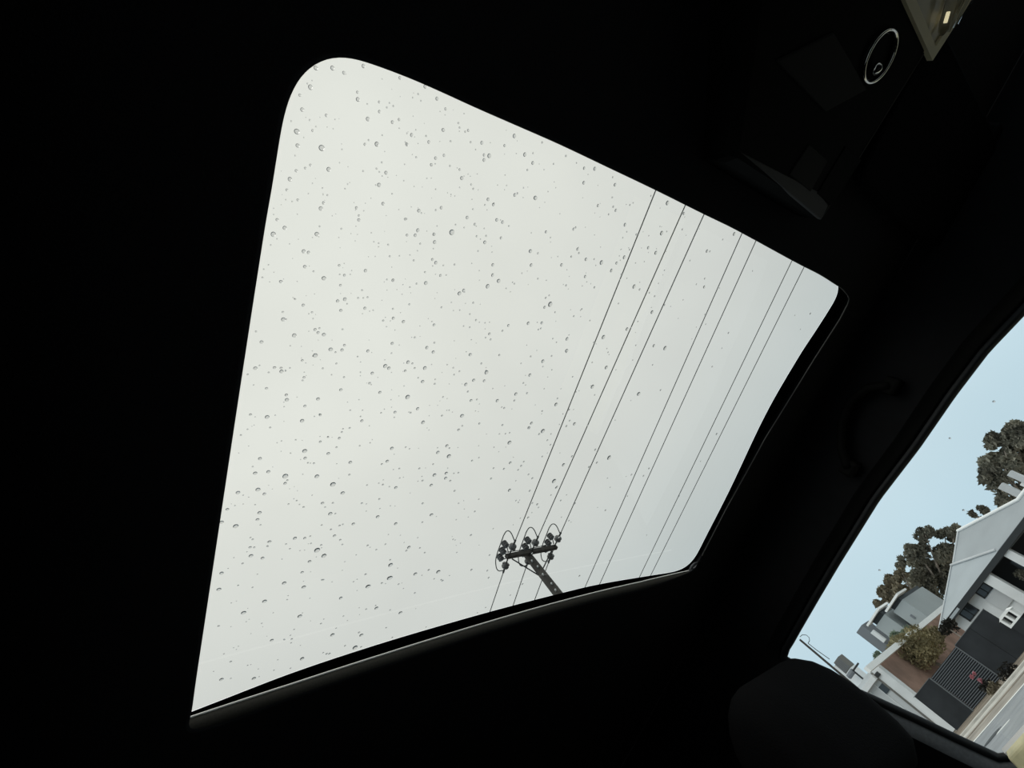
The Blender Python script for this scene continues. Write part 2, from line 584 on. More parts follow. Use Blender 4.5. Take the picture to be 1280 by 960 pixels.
def side(sgn, names):
    W = [Vector((p.x, p.y, p.z)) for p in win]
    r1 = offset2d(W, 0.010, 1, 2)
    r2 = offset2d(W, 0.014, 1, 2)
    r3 = offset2d(W, 0.024, 1, 2)
    r4 = offset2d(W, 0.030, 1, 2)

    def sh(ring, inn):
        return [Vector(((wx(p.z) + inn), p.y, p.z)) for p in ring]
    mirror = (lambda q: [Vector((-sgn * p.x, p.y, p.z)) for p in q])
    seal = [sh(W, -0.002), sh(W, 0.004), sh(r1, 0.010), sh(r1, 0.003)]
    ring2, ring3, ring4 = sh(r1, 0.004), sh(r2, 0.012), sh(r3, 0.026)
    ring5 = sh(r4, 0.028)
    pane = MB()
    c = sum((p for p in W), Vector((0, 0, 0))) / len(W)
    W0 = mirror(sh(W, 0.001))
    c = mirror([Vector((wx(c.z) + 0.001, c.y, c.z))])[0]
    pane.add(W0 + [c], [(i, (i + 1) % len(W0), len(W0)) for i in range(len(W0))])
    wo = pane.build(names[0], M['glass_side'], kind='structure')
    MB().rings([mirror(q) for q in seal]).build('window_seal', M['rubber'], wo, smooth=True)
    tr = MB().rings([mirror(q) for q in (ring2, ring3, ring4, ring5)]).build(names[1], M['shell'], kind='structure', smooth=True)
    tr.data.materials.append(M['pillar'])           # pillar faces made greyer, standing in for the window light on them
    for p in tr.data.polygons:
        if p.center.y < -0.42 and p.center.z < 1.19:
            p.material_index = 1
    # outer boundary of the side, matched by direction round the window centre
    cY, cZ = -0.1, 1.07
    poly = [(Y_B, 1.383, -0.58), (Y_F, 1.383, -0.58), (1.30, 0.96, -0.70), (1.30, 0.25, -0.74), (Y_B, 0.25, -0.74)]
    outr = []
    for p in ring5:
        dy, dz = p.y - cY, p.z - cZ
        best = None
        for a, b in zip(poly, poly[1:] + poly[:1]):
            ey, ez = b[0] - a[0], b[1] - a[1]
            den = dy * ez - dz * ey
            if abs(den) < 1e-12:
                continue
            t = ((a[0] - cY) * ez - (a[1] - cZ) * ey) / den
            u = ((a[0] - cY) * dz - (a[1] - cZ) * dy) / den
            if t > 0 and -1e-6 <= u <= 1 + 1e-6 and (best is None or t < best[0]):
                best = (t, Vector((a[2] + (b[2] - a[2]) * u, cY + dy * t, cZ + dz * t)))
        outr.append(best[1])
    mid = [a.lerp(b, 0.5) + Vector((0.0, 0, 0)) for a, b in zip(ring5, outr)]
    MB().rings([mirror(q) for q in (ring5, mid, outr)]).build(names[2], M['shell'], kind='structure', smooth=True)


side(-1, ('window_2', 'trim_3', 'wall_left'))
side(1, ('window_3', 'trim_4', 'wall_right'))

# door top: tan trim, and a moulding painted white for the sill's sky highlight
door = thing('door_1', 'front left door with tan upper trim below the side window', 'door', (-0.68, -0.1, 0.6))
door['kind'] = 'structure'
del door['category']
za, zb = 0.80, sill_a.z + 0.0035
mb = MB()
y0 = -0.543
sec = [(-0.705, zb - 0.004), (-0.688, zb), (-0.672, zb - 0.006), (-0.655, zb - 0.04), (-0.648, za), (-0.705, za)]
mb.rings([[Vector((x, y, z)) for x, z in sec] for y in (y0, y0 + 0.3, y0 + 0.7, y0 + 1.2)])
k = len(mb.v)
mb.f += [tuple(range(6)), tuple(range(k - 1, k - 7, -1))]
mb.build('upper_trim', M['tan'], door, bevel=0.004)
MB().prism([(-0.694, y0 - 0.002, zb - 0.006), (-0.694, y0 - 0.002, zb + 0.0036), (-0.6925, y0 - 0.002, zb + 0.004), (-0.6865, y0 - 0.002, zb - 0.001), (-0.6865, y0 - 0.002, zb - 0.006)], (0, 1.2, 0)).build('sill_highlight_moulding', M['strip'], door)
MB().box((-0.74, y0 - 0.02, 0.27), (-0.66, y0 + 1.2, za + 0.002)).build('lower_panel', M['shell'], door, bevel=0.01)

# rear wall, floor, firewall, windscreen
MB().box((-0.76, Y_B - 0.03, 0.22), (0.76, Y_B, 1.42)).build('wall_back', M['shell'], kind='structure')
MB().box((-0.76, Y_B, 0.22), (0.76, 1.32, 0.25)).build('floor', M['shell'], kind='structure')
MB().box((-0.76, 1.30, 0.22), (0.76, 1.34, 0.96)).build('wall_front', M['shell'], kind='structure')
mb = MB()
mb.add([(-0.58, Y_F, 1.383), (0.58, Y_F, 1.383), (0.70, 1.30, 0.96), (-0.70, 1.30, 0.96)], [(0, 1, 2, 3)])
for k_ in range(1):
    pass
mb.build('window_4', M['glass_side'], kind='structure')
mb = MB()
n = 9
secs = []
for i in range(n):
    x = -0.64 + 1.28 * i / (n - 1)
    hump = 0.03 * math.exp(-((x - 0.37) / 0.2) ** 2)
    secs.append([Vector((x, y, z)) for y, z in ((1.29, 0.30), (1.29, 0.945), (1.10, 0.94 + hump * 0.5), (0.90, 0.925 + hump), (0.84, 0.88 + hump), (0.83, 0.72), (0.90, 0.55), (1.0, 0.30))])
mb.rings([list(q) for q in secs])
mb.f += [tuple(range(8)), tuple(range(len(mb.v) - 1, len(mb.v) - 9, -1))]
dash = mb.build('dashboard', M['shell'], smooth=False, bevel=0.01)
tag(dash, 'black dashboard under the windscreen, ahead of the front seats', 'dashboard')

# ------------------------------------------------------------------ front left seat
seat = thing('car_seat', 'black front passenger seat with a rounded headrest before the side window', 'seat', (-0.37, -0.45, 0.25))


def loaf(prof, x0, x1, rnd, seg=10, rows=9):
    """rounded cushion: a closed Y-Z profile swept across X, shrinking at both ends"""
    c = Vector((0, sum(p[0] for p in prof) / len(prof), sum(p[1] for p in prof) / len(prof)))
    rings = []
    for i in range(rows * 2 + 1):
        t = -1 + i / rows
        x = (x0 + x1) / 2 + math.copysign(1 - (1 - abs(t)) ** 1.6, t) * (x1 - x0) / 2
        edge = (x1 - x0) / 2 - abs(x - (x0 + x1) / 2)
        s = 1.0
        if edge < rnd:
            q = 1 - edge / rnd
            s = 1 - (1 - math.sqrt(max(0, 1 - q * q))) * rnd / 0.09
        s = max(0.05, s)
        rings.append([Vector((x, c.y + (y - c.y) * s, c.z + (z - c.z) * s)) for y, z in prof])
    m = MB().rings(rings)
    L = len(prof)
    m.f += [tuple(range(L)), tuple(range(len(m.v) - 1, len(m.v) - L - 1, -1))]
    return m


hp = [(-0.520, 1.00), (-0.516, 1.02), (-0.515, 1.04), (-0.515, 1.075), (-0.517, 1.10), (-0.523, 1.13), (-0.534, 1.155), (-0.549, 1.173), (-0.566, 1.181), (-0.585, 1.182), (-0.605, 1.176), (-0.625, 1.163),
      (-0.645, 1.14), (-0.655, 1.11), (-0.655, 1.06), (-0.645, 1.02), (-0.62, 0.99), (-0.58, 0.982), (-0.54, 0.985)]
hp = [(y + 0.011, z + 0.012) for y, z in hp]
loaf(hp, -0.50, -0.25, 0.06, rows=16).build('headrest', M['seat'], seat, smooth=True)
bp_ = [(-0.38, 0.50), (-0.41, 0.62), (-0.46, 0.76), (-0.50, 0.85), (-0.53, 0.885), (-0.57, 0.89), (-0.63, 0.87), (-0.65, 0.82), (-0.60, 0.66), (-0.54, 0.48), (-0.44, 0.46)]
loaf(bp_, -0.60, -0.16, 0.08).build('backrest', M['seat'], seat, smooth=True)
cp_ = [(0.10, 0.50), (0.13, 0.47), (0.12, 0.38), (-0.40, 0.36), (-0.45, 0.40), (-0.42, 0.48), (-0.2, 0.50)]
loaf(cp_, -0.62, -0.12, 0.08).build('seat_cushion', M['seat'], seat, smooth=True)
MB().box((-0.58, -0.40, 0.25), (-0.16, 0.08, 0.40)).build('seat_base', M['shell'], seat, bevel=0.01)
for x in (-0.42, -0.32):
    MB().tube([(x, -0.57, 0.86), (x, -0.56, 1.06)], 0.007, 8).build('headrest_post', M['chrome'], seat, smooth=True)

# ------------------------------------------------------------------ overhead console
con = thing('overhead_console', 'black overhead console with map lamp and chrome-ringed button ahead of the sunroof', 'console', (0, 0.28, 1.40))


def cz(y):
    return 1.368 - (y - 0.12) * 0.115       # underside slopes down towards the windscreen


def con_pt(px, py, dz=0.0):
    z = 1.36
    for _ in range(6):
        p = on_z(px, py, z + dz)
        z = cz(p.y)
    return p


HW = 0.228
mb = MB()
sec = []
for y in (0.118, 0.124, 0.20, 0.30, 0.40, 0.46, 0.50):
    z = cz(y)
    top = 1.42
    xr_ = min(HW, 0.0 + max(0.0, y - 0.135) * 0.75)
    if y < 0.12:
        z += 0.012
    sec.append([Vector((-HW, y, top)), Vector((-HW, y, z + 0.008)), Vector((-HW + 0.008, y, z)), Vector((xr_ - 0.006, y, z)), Vector((xr_, y, z + 0.008)), Vector((xr_, y, top))])
mb.rings(sec)
mb.f += [tuple(range(6)), tuple(range(len(mb.v) - 1, len(mb.v) - 7, -1))]
con_body = mb.build('console_body', M['console'], con)
# rear lip greyed and tapered for the edge's highlight; left edge strip
a, b = con_pt(918, 178), con_pt(1030, 275)
mb = MB()
mb.prism([(-0.005, a.y - 0.004, cz(a.y) - 0.001), (b.x + 0.008, b.y - 0.002, cz(b.y) - 0.001), (b.x + 0.012, b.y + 0.016, cz(b.y) - 0.003), (b.x + 0.05, b.y + 0.022, cz(b.y) - 0.003)], (0, 0, 0.006))
mb.build('rear_lip_highlight', M['bead'], con, bevel=0.0015)
MB().tube([(-HW + 0.003, y, cz(y) + 0.003) for y in (0.122, 0.2, 0.3, 0.4)], 0.0022, 6).build('edge_strip', M['bead'], con, smooth=True)


def quad_con(pxs, dz, th, name, m, bevel=0.002):
    pts = [con_pt(x, y) for x, y in pxs]
    pts = [Vector((p.x, p.y, cz(p.y) + dz)) for p in pts]
    return MB().prism(pts, (0, 0, th)).build(name, m, con, bevel=bevel)


quad_con([(985, 218), (1012, 240), (1034, 200), (1010, 180)], -0.0015, 0.003, 'switch', M['switch'])
quad_con([(1020, 242), (1038, 257), (1076, 200), (1056, 182)], -0.0015, 0.003, 'switch', M['console'])
quad_con([(968, 76), (1030, 140), (1082, 112), (1040, 40)], -0.0025, 0.004, 'storage_door', M['switch'], 0.004)
# chrome-ringed round button
rc = con_pt(1100.5, 71.5, -0.003)
cn = Vector((0, 0.115, 1)).normalized()
rad = 0.0238
u = Vector((1, 0, 0))
w = cn.cross(u)
ring = [rc + (u * math.cos(t) + w * math.sin(t)) * rad for t in [2 * math.pi * k / 48 for k in range(48)]]
MB().tube(ring, 0.0017, 10, closed=True).build('button_ring', M['chrome'], con, smooth=True)
MB().lathe(rc + cn * 0.004, -cn, [(rad, 0), (rad * 0.95, 0.002), (rad * 0.8, 0.0), (rad * 0.5, -0.004), (rad * 0.12, -0.006)], 32).build('round_button', M['gloss'], con, smooth=True)
mb = MB()
tp = con_pt(1094, 86, -0.004)
mb.lathe(tp, -cn, [(0.0065, 0), (0.006, 0.003), (0.003, 0.006), (0.0008, 0.007)], 10)
mb.build('button_glint', M['chrome'], con, smooth=True)  # chrome nub standing in for a small reflection in the dish
# map lamp with cream surround, reflector and tube bulb
c0 = con_pt(1161, 76)
c1 = con_pt(1133, 0)
yl, xl = c0.y, c0.x
xr = -0.03
mb = MB()
yy1 = 0.455
zf = lambda y, dz: cz(y) + dz
fr = [Vector((xl, yl, 0)), Vector((xr, yl + 0.012, 0)), Vector((xr, yy1, 0)), Vector((xl - 0.004, yy1, 0))]
inn = [Vector((xl + 0.012, yl + 0.010, 0)), Vector((xr - 0.03, yl + 0.020, 0)), Vector((xr - 0.03, yy1 - 0.01, 0)), Vector((xl + 0.006, yy1 - 0.01, 0))]
mb.rings([[Vector((p.x, p.y, zf(p.y, 0.002))) for p in fr], [Vector((p.x, p.y, zf(p.y, -0.004))) for p in fr], [Vector((p.x, p.y, zf(p.y, -0.004))) for p in inn], [Vector((p.x, p.y, zf(p.y, 0.001))) for p in inn]])
lamp = mb.build('map_lamp', M['lamp_tan'], con)
MB().prism([Vector((p.x, p.y, zf(p.y, -0.0012))) for p in inn], (0, 0, 0.001)).build('lamp_reflector', M['reflector'], lamp)
bx0, bx1 = con_pt(1177, 44, -0.008), con_pt(1190, 0, -0.008)
dirb = (bx1 - bx0).normalized()
bulb = [bx0 + dirb * t for t in (0.0, 0.004, 0.012, 0.03, 0.06)]
MB().tube(bulb, [0.002, 0.0045, 0.0055, 0.0055, 0.0055], 12).build('bulb', M['lens'], lamp, smooth=True)
MB().tube([bx0 + dirb * 0.012, bx0 + dirb * 0.022], 0.0016, 8).build('filament', M['filament'], lamp, smooth=True)
for k in range(3):
    q0 = con_pt(1186 + k * 6, 40 - k * 5, -0.006)
    q1 = con_pt(1204 + k * 6, 0, -0.006)
    MB().tube([q0, q1], 0.0013, 6).build('lens_rib', M['lens'], lamp, smooth=True)

# sun visor and grab handle
vis = thing('sun_visor', 'black sun visor folded flat against the roof ahead of the left seat', 'visor', (-0.46, 0.27, 1.37))
pl = []
for (ax, ay, c_) in ((-0.29, 0.18, 2), (-0.29, 0.36, 3), (-0.60, 0.33, 0), (-0.60, 0.18, 1)):
    pass
vp = [(-0.27, 0.20), (-0.28, 0.185), (-0.30, 0.18), (-0.57, 0.165), (-0.595, 0.172), (-0.605, 0.19), (-0.60, 0.31), (-0.59, 0.33), (-0.57, 0.34), (-0.30, 0.37), (-0.28, 0.365), (-0.27, 0.35)]
MB().prism([(x, y, crown(x) - 0.030 - 0.02 * max(0, -x - 0.4)) for x, y in vp], (0, 0, 0.016)).build('visor_panel', M['seat'], vis, bevel=0.006)
MB().tube([(-0.28, 0.362, crown(0.3) - 0.022), (-0.45, 0.352, crown(0.45) - 0.022), (-0.59, 0.335, crown(0.58) - 0.022)], 0.007, 8).build('hinge_rod', M['shell'], vis, smooth=True)
MB().box((-0.60, 0.32, crown(0.58) - 0.03), (-0.56, 0.36, crown(0.58) + 0.005)).build('hinge_mount', M['shell'], vis, bevel=0.006)

gh = thing('grab_handle', 'black curved grab handle on the roof rail above the left side window', 'handle', (-0.60, -0.15, 1.32))
hpx = [(1112, 482), (1085, 485), (1063, 502), (1052, 530), (1052, 560), (1060, 585)]
hpts = [on_plane(x, y, (-0.56, 0, 0), (1, 0, 0)) for x, y in hpx]
fine = []
for a, b in zip(hpts, hpts[1:]):
    for k in range(4):
        fine.append(a.lerp(b, k / 4))
fine.append(hpts[-1])
MB().tube(fine, 0.008, 10).build('grip', M['console'], gh, smooth=True)
for p in (hpts[0], hpts[-1]):
    MB().box((-0.60, p.y - 0.015, p.z - 0.012), (-0.556, p.y + 0.015, p.z + 0.012)).build('mount', M['console'], gh, bevel=0.005)

# ------------------------------------------------------------------ rain on the glass
CROPS = [
    (330, 60, 4, "260,100,10 343,100,11 400,124,8 498,90,9 233,196,11 180,236,7 191,308,9 470,257,10 468,221,6 578,318,7 577,270,6 520,355,9 643,371,8 676,358,6 312,337,7 165,418,13 244,413,6 169,488,9 289,500,14 565,481,11 505,482,6 715,482,8 739,435,8 825,470,7 897,410,8 866,253,8 909,305,6 680,149,7 806,193,8 1022,412,6 1090,474,7 1204,488,6 1253,440,8 1127,539,9 1101,560,7 1101,535,6 859,551,7 838,584,7 901,537,6 324,607,10 233,586,6 207,601,6 162,614,7 130,656,10 115,710,6 611,624,8 576,685,9 596,779,8 285,803,9 298,775,7 463,800,7 475,860,7 475,838,5 775,814,8 887,799,7 1017,848,7 1148,783,7 1121,757,7 990,651,8 979,608,5 707,856,6 770,912,8 940,922,12 851,932,7 757,937,7 716,936,6 1165,860,7 1194,871,7 1255,735,7 66,859,7 104,900,9 47,932,12 265,931,10 170,760,6 1055,882,6"),
    (300, 280, 4, "223,20,9 387,51,11 319,137,9 343,143,7 325,214,8 205,289,8 420,272,10 497,208,6 523,257,6 503,307,6 628,234,7 525,377,8 489,386,7 317,407,7 217,478,10 215,441,5 505,433,7 625,422,7 361,442,5 420,554,8 391,544,7 376,529,7 272,558,9 108,591,8 454,628,9 377,658,10 511,631,7 523,607,6 640,636,7 762,598,7 727,711,9 745,722,7 841,692,8 925,721,8 935,619,7 967,641,7 914,789,7 839,866,10 700,843,7 505,830,7 391,876,8 235,880,8 232,856,7 133,823,6 208,738,9 206,721,6 173,719,7 77,722,8 312,683,6 321,768,6 662,747,7 649,797,6 827,735,6 767,472,7 818,489,7 717,484,5 971,505,6 1098,348,9 1119,333,7 1239,312,9 930,296,8 884,299,5 963,178,6 980,194,7 970,52,8 892,32,9 878,57,8 836,56,8 974,91,8 1225,92,8 902,99,5 1265,205,7 1264,256,7 1233,743,9 1222,785,6 1169,782,7 1130,803,7 1152,654,7 1248,550,6 1181,481,5 1156,883,6 889,925,7 776,942,6 1003,258,6 766,282,7"),
    (260, 480, 4, "293,22,7 392,56,7 396,81,7 665,30,7 861,43,7 485,111,6 296,166,9 213,154,6 471,185,9 562,156,6 770,185,7 484,336,10 602,349,7 486,372,7 562,290,6 712,393,7 260,374,8 302,440,8 236,447,8 387,462,11 386,498,7 545,463,9 625,503,11 250,529,9 282,551,7 150,544,8 674,546,8 920,323,8 1205,362,9 897,387,7 1150,343,7 1195,310,7 1133,456,8 1192,447,7 1189,472,7 1117,507,7 940,519,7 258,645,8 248,679,7 97,628,7 68,692,8 139,712,10 612,650,8 573,597,7 727,701,7 849,665,7 939,700,7 1118,655,7 546,832,12 580,860,10 435,773,8 484,772,6 308,790,7 211,818,6 215,860,8 273,872,7 508,889,7 913,906,9 1152,940,8 1037,951,7 471,943,6 68,947,8 633,760,6 1005,818,7 1048,126,7 1076,193,8 1271,160,8 709,221,5 657,272,6 1254,230,6"),
    (600, 150, 4, "173,80,8 124,127,8 20,200,7 10,114,7 225,173,8 265,215,7 278,390,9 177,375,7 69,424,8 41,397,7 86,501,7 114,511,8 26,611,8 106,590,6 253,656,8 331,560,6 469,546,6 520,314,7 522,241,6 575,244,8 676,324,7 680,452,6 726,524,7 938,415,9 909,566,8 1020,468,6 489,646,6 531,697,7 608,713,9 684,716,6 658,753,7 771,833,8 880,664,7 409,725,7 257,726,7 67,725,7 64,775,7 94,805,8 39,832,9 352,922,10 324,937,6 1272,570,7 1136,656,6 842,639,6 1122,835,6 591,428,6 527,783,6 722,687,7"),
    (560, 380, 4, "594,234,7 596,175,7 402,97,7 303,108,6 142,80,7 128,383,7 90,403,7 410,356,7 723,414,8 340,451,7 115,484,7 247,484,7 541,503,8 53,629,7 475,636,9 308,694,8 806,769,9 778,166,8 1086,221,8 954,450,8 531,886,9 308,932,7 578,805,7 312,795,6 633,600,7 1030,209,6 896,126,7 1021,41,7 792,318,7 418,597,6 405,619,6 475,287,7 470,95,6"),
    (220, 640, 3.43, "318,152,6 541,262,6 184,333,7 196,267,6 464,306,7 548,323,7 380,384,7 531,448,7 290,433,8 824,320,8 917,284,9 1029,267,7 1125,257,7 920,228,6 671,528,7 541,630,7 411,551,6 334,715,7 195,719,7 963,433,6 795,529,6 768,582,8 707,370,6 860,413,6"),
]
drops = []
for (ox, oy, sc, txt) in CROPS:
    for t in txt.split():
        x, y, q = (float(k) for k in t.split(','))
        drops.append((ox + x / sc, oy + y / sc, q / sc))
kept = []
for dd in drops:
    if all((dd[0] - k[0]) ** 2 + (dd[1] - k[1]) ** 2 > 9 for k in kept):
        kept.append(dd)
drops = sorted(kept, key=lambda q: -q[2])
QUAD = [(262, 800), (352, 170), (392, 85), (440, 80), (700, 186), (1035, 358), (870, 680), (700, 735), (262, 870)]


def inside(x, y):
    c = False
    for (x0, y0), (x1, y1) in zip(QUAD, QUAD[1:] + QUAD[:1]):
        if (y0 > y) != (y1 > y) and x < (x1 - x0) * (y - y0) / (y1 - y0) + x0:
            c = not c
    return c


def unit_drop(seg, rows, h=0.36):
    """raindrop section: flattish top, steep rim"""
    rho = [1 - (1 - math.cos(math.pi / 2 * i / rows)) * 0.98 for i in range(rows + 1)]
    return [(q, h * (1 - q ** 3.0)) for q in rho]


PROF_HI = unit_drop(18, 8)
PROF_LO = unit_drop(10, 4)


def drop_place(px, py, r_px):
    p = on_roof(px, py, GLASS_DZ)
    q = on_roof(px + 1, py, GLASS_DZ)
    w_ = on_roof(px, py + 1, GLASS_DZ)
    g = math.sqrt(((q - p).cross(w_ - p)).length)     # metres on the glass per pixel of the photo
    return p, r_px * g


ONES = 'zero one two three four five six seven eight nine ten eleven twelve thirteen fourteen fifteen sixteen seventeen eighteen nineteen'.split()
TENS = '- - twenty thirty forty fifty sixty seventy eighty ninety'.split()


def in_words(n):
    return ONES[n] if n < 20 else TENS[n // 10] + ('' if n % 10 == 0 else '-' + ONES[n % 10])


USED = set()


def drop_label(px, py, r_px):
    """size of the drop and its place in the photo, in percent of the picture's width and height"""
    size = 'large' if r_px > 2.4 else 'middling' if r_px > 1.9 else 'small'
    ax, ay = px / 12.8, py / 9.6
    for dx, dy in ((0, 0), (0, 1), (1, 0), (0, -1), (-1, 0), (1, 1)):
        nx, ny = round(ax) if not dx else (math.floor(ax) if round(ax) > ax else math.ceil(ax)), round(ay) if not dy else (math.floor(ay) if round(ay) > ay else math.ceil(ay))
        lab = '%s raindrop on the sunroof, %s percent across and %s percent down the picture' % (size, in_words(nx), in_words(ny))
        if lab not in USED:
            break
    USED.add(lab)
    return lab


base = MB().lathe((0, 0, 0), (0, 0, 1), PROF_HI, 18).build('raindrop', M['water'], smooth=True)
GR = 'raindrops on the sunroof glass'
for i, (px, py, q) in enumerate(drops[:295]):
    p, rr_ = drop_place(px, py, q * 1.12)
    o = base if i == 0 else base.copy()
    if i:
        COL.objects.link(o)
    o.location = (p.x, p.y, p.z + 0.0003)
    o.scale = (rr_ * random.uniform(0.92, 1.08), rr_ * random.uniform(0.92, 1.08), rr_)
    tag(o, drop_label(px, py, q), 'raindrop', GR)
mb = MB()
small = [(x, y, q) for x, y, q in drops[295:]]
rng = random.Random(3)
while len(small) < 900:
    x, y = rng.uniform(250, 1040), rng.uniform(75, 880)
    if not inside(x, y):
        continue
    dens = 1.0
    side_ = x + 0.3937 * y
    if side_ > 905: dens *= max(0.12, 1 - (side_ - 905) / 170)
    if y > 700: dens *= 0.55
    if y < 200 and x < 480: dens *= 0.6
    if rng.random() > dens:
        continue
    small.append((x, y, rng.choice((0.55, 0.65, 0.75, 0.9, 1.05, 1.25))))
for x, y, q in small:
    p, rr_ = drop_place(x, y, q)
    mb.lathe((p.x, p.y, p.z + 0.0003), (0, 0, 1), [(a * rr_, b * rr_) for a, b in PROF_LO], 10)
fine_rain = mb.build('rain_spatter', M['water'], smooth=True, kind='stuff')
fine_rain['label'] = 'fine spatter of tiny raindrops between larger drops over the whole sunroof glass'
fine_rain['category'] = 'raindrops'

# a few specks of rain on the left side window
WU = NW.normalized()
for px, py, q, lab in ((1242.5, 502, 1.3, 'speck of rain on the left side window near its top, above the big dark tree'),
                       (1187.5, 548, 1.1, 'speck of rain on the left side window beside its upper edge'),
                       (1204.5, 638, 1.2, 'speck of rain on the left side window, left of the house ridge'),
                       (1099.5, 713, 1.1, 'speck of rain on the left side window, left of the brown-tinged gum tree')):
    p = on_win(px, py) - WU * 0.001
    g = (on_win(px + 1, py) - p).cross(on_win(px, py + 1) - p).length ** 0.5
    o = base.copy()
    COL.objects.link(o)
    o.location = p
    o.rotation_mode = 'QUATERNION'
    o.rotation_quaternion = (-WU).to_track_quat('Z', 'Y')
    o.scale = (q * g, q * g, q * g)
    tag(o, lab, 'raindrop', 'rain specks on the side window')

# ------------------------------------------------------------------ street
def G(name, x0, x1, y0, y1, z0, z1, m):
    return MB().box((x0, y0, z0), (x1, y1, z1)).build(name, m, kind='structure')


E0 = EYE[0]
G('ground', -160, -30, -160, 120, -0.4, -0.03, M['dirt2'])
G('road', E0 - 19.25, 40, -160, 120, -0.3, 0.0, M['asphalt'])
G('road_shoulder', E0 - 24.6, E0 - 19.25, -160, 120, -0.3, 0.004, M['dirt2'])
G('kerb', E0 - 25.3, E0 - 24.6, -160, 120, -0.3, 0.06, M['concrete'])
G('verge', -30.2, E0 - 25.3, -160, 120, -0.3, 0.03, M['dirt'])
G('gutter_strip', E0 - 22.4, E0 - 22.1, -160, 120, 0.0, 0.012, M['dirt'])
G('footpath_strip', E0 - 24.3, E0 - 22.9, -160, 120, 0.0, 0.010, M['concrete'])
el = G('edge_line', E0 - 19.55, E0 - 19.25, -160, 120, 0.0, 0.010, M['paint'])
dm = MB().box((E0 - 16.05, -7.25, 0.0), (E0 - 15.90, -6.8, 0.006)).build('lane_dash', M['paint'])
tag(dm, 'short white lane dash painted on the grey road', 'road marking')
mh = thing('manhole_cover', 'dark greenish utility cover set in the road by the window pillar', 'manhole cover', (E0 - 16.3, -7.55, 0.0))
MB().lathe((E0 - 16.3, -7.55, -0.01), (0, 0, 1), [(0.34, 0), (0.34, 0.014)], 20).build('cover_rim', M['post'], mh)
MB().lathe((E0 - 16.3, -7.55, -0.01), (0, 0, 1), [(0.27, 0), (0.27, 0.02)], 20).build('cover_plate', M['dark'], mh)


# ------------------------------------------------------------------ foliage
def clump(mb, c, rad, n, leaf, rg, squash=0.85):
    for _ in range(n):
        v = Vector((rg.gauss(0, 1), rg.gauss(0, 1), rg.gauss(0, 1))).normalized()
        p = Vector(c) + Vector((v.x * rad, v.y * rad, v.z * rad * squash)) * (rg.uniform(0.35, 1.0) ** 0.5)
        a = Vector((rg.gauss(0, 1), rg.gauss(0, 1), rg.gauss(0, 1))).normalized()
        b = a.orthogonal().normalized()
        s = leaf * rg.uniform(0.6, 1.4)
        mb.add([p - a * s, p + b * s * 0.55, p + a * s, p - b * s * 0.55], [(0, 1, 2, 3)])


def px_m(px, py, D):
    return (ex(px, py + 1, D) - ex(px, py, D)).cross(ex(px + 1, py, D) - ex(px, py, D)).length ** 0.5


def m_per_px(px, py, D):
    p = ex(px, py, D)
    depth = (p - EYE).dot(Vector(CAM.col[2]))
    return depth / F_PX


def tree(name, label, D, blobs, root_px, leaf_m, seed, group='gum trees behind the houses', leaf=0.28, dens=1.0, trunk=True, cat='tree'):
    rg = random.Random(seed)
    base = ex(root_px[0], root_px[1], D)
    base.z = 0.0
    t = thing(name, label, cat, base, group)
    mb = MB()
    cs = []
    for (px, py, rp) in blobs:
        c = ex(px, py, D)
        c.x += rg.uniform(-2, 2)
        rad = rp * m_per_px(px, py, D)
        cs.append((c, rad))
        k = int(dens * 60 * (rad / leaf) ** 1.5)
        for j in range(6):
            v = Vector((rg.gauss(0, 1), rg.gauss(0, 1), rg.gauss(0, 1))).normalized()
            clump(mb, c + v * rad * 0.55, rad * rg.uniform(0.38, 0.55), k // 6, leaf, rg)
    mb.build('foliage', leaf_m, t, kind='stuff')
    if trunk:
        tb = MB()
        mid = sum((c for c, _ in cs), Vector((0, 0, 0))) / len(cs)
        fork = Vector((base.x, base.y * 0.5 + mid.y * 0.5, mid.z * 0.55))
        MB().tube([base, base.lerp(fork, 0.5) + Vector((0, 0.2, 0)), fork], [0.42, 0.34, 0.28], 8).build('trunk', M['bark'], t, smooth=True)
        for c, rad in cs[:8]:
            m_ = fork.lerp(c, 0.5) + Vector((0, 0, 0.4))
            MB().tube([fork, m_, c], [0.17, 0.11, 0.05], 6).build('branch', M['bark'], t, smooth=True)
    return t


tree('gum_tree', 'big dense olive gum tree behind the blue-grey house roof', 74,
     [(1158, 668, 12), (1150, 690, 15), (1136, 684, 10), (1176, 672, 13), (1192, 664, 9), (1140, 705, 13), (1160, 708, 16), (1178, 695, 14), (1165, 730, 15), (1150, 735, 13), (1172, 745, 11), (1185, 715, 12), (1150, 722, 17), (1170, 722, 17), (1186, 690, 14), (1160, 750, 14), (1145, 745, 13), (1130, 700, 9), (1192, 735, 12), (1178, 755, 12)],
     (1230, 800), M['leaf'], 5, leaf=0.24)
tree('gum_tree', 'brown-tinged gum tree left of the big dense one, above the townhouses', 66,
     [(1121, 725, 11), (1130, 715, 9), (1135, 735, 11), (1112, 733, 7), (1102, 744, 8), (1097, 755, 6), (1118, 748, 10), (1146, 755, 11), (1160, 762, 9), (1128, 745, 12), (1108, 748, 9), (1120, 735, 12), (1140, 742, 12)],
     (1200, 810), M['leaf2'], 6, leaf=0.24)
tree('gum_tree', 'tall dark gum tree at the right frame edge behind white posts', 62,
     [(1268, 537, 16), (1252, 553, 18), (1272, 560, 21), (1240, 576, 17), (1237, 595, 15), (1260, 585, 20), (1285, 545, 16), (1290, 580, 20), (1248, 608, 12), (1262, 625, 12), (1275, 615, 14), (1256, 636, 8)],
     (1330, 690), M['leaf'], 8, leaf=0.26)
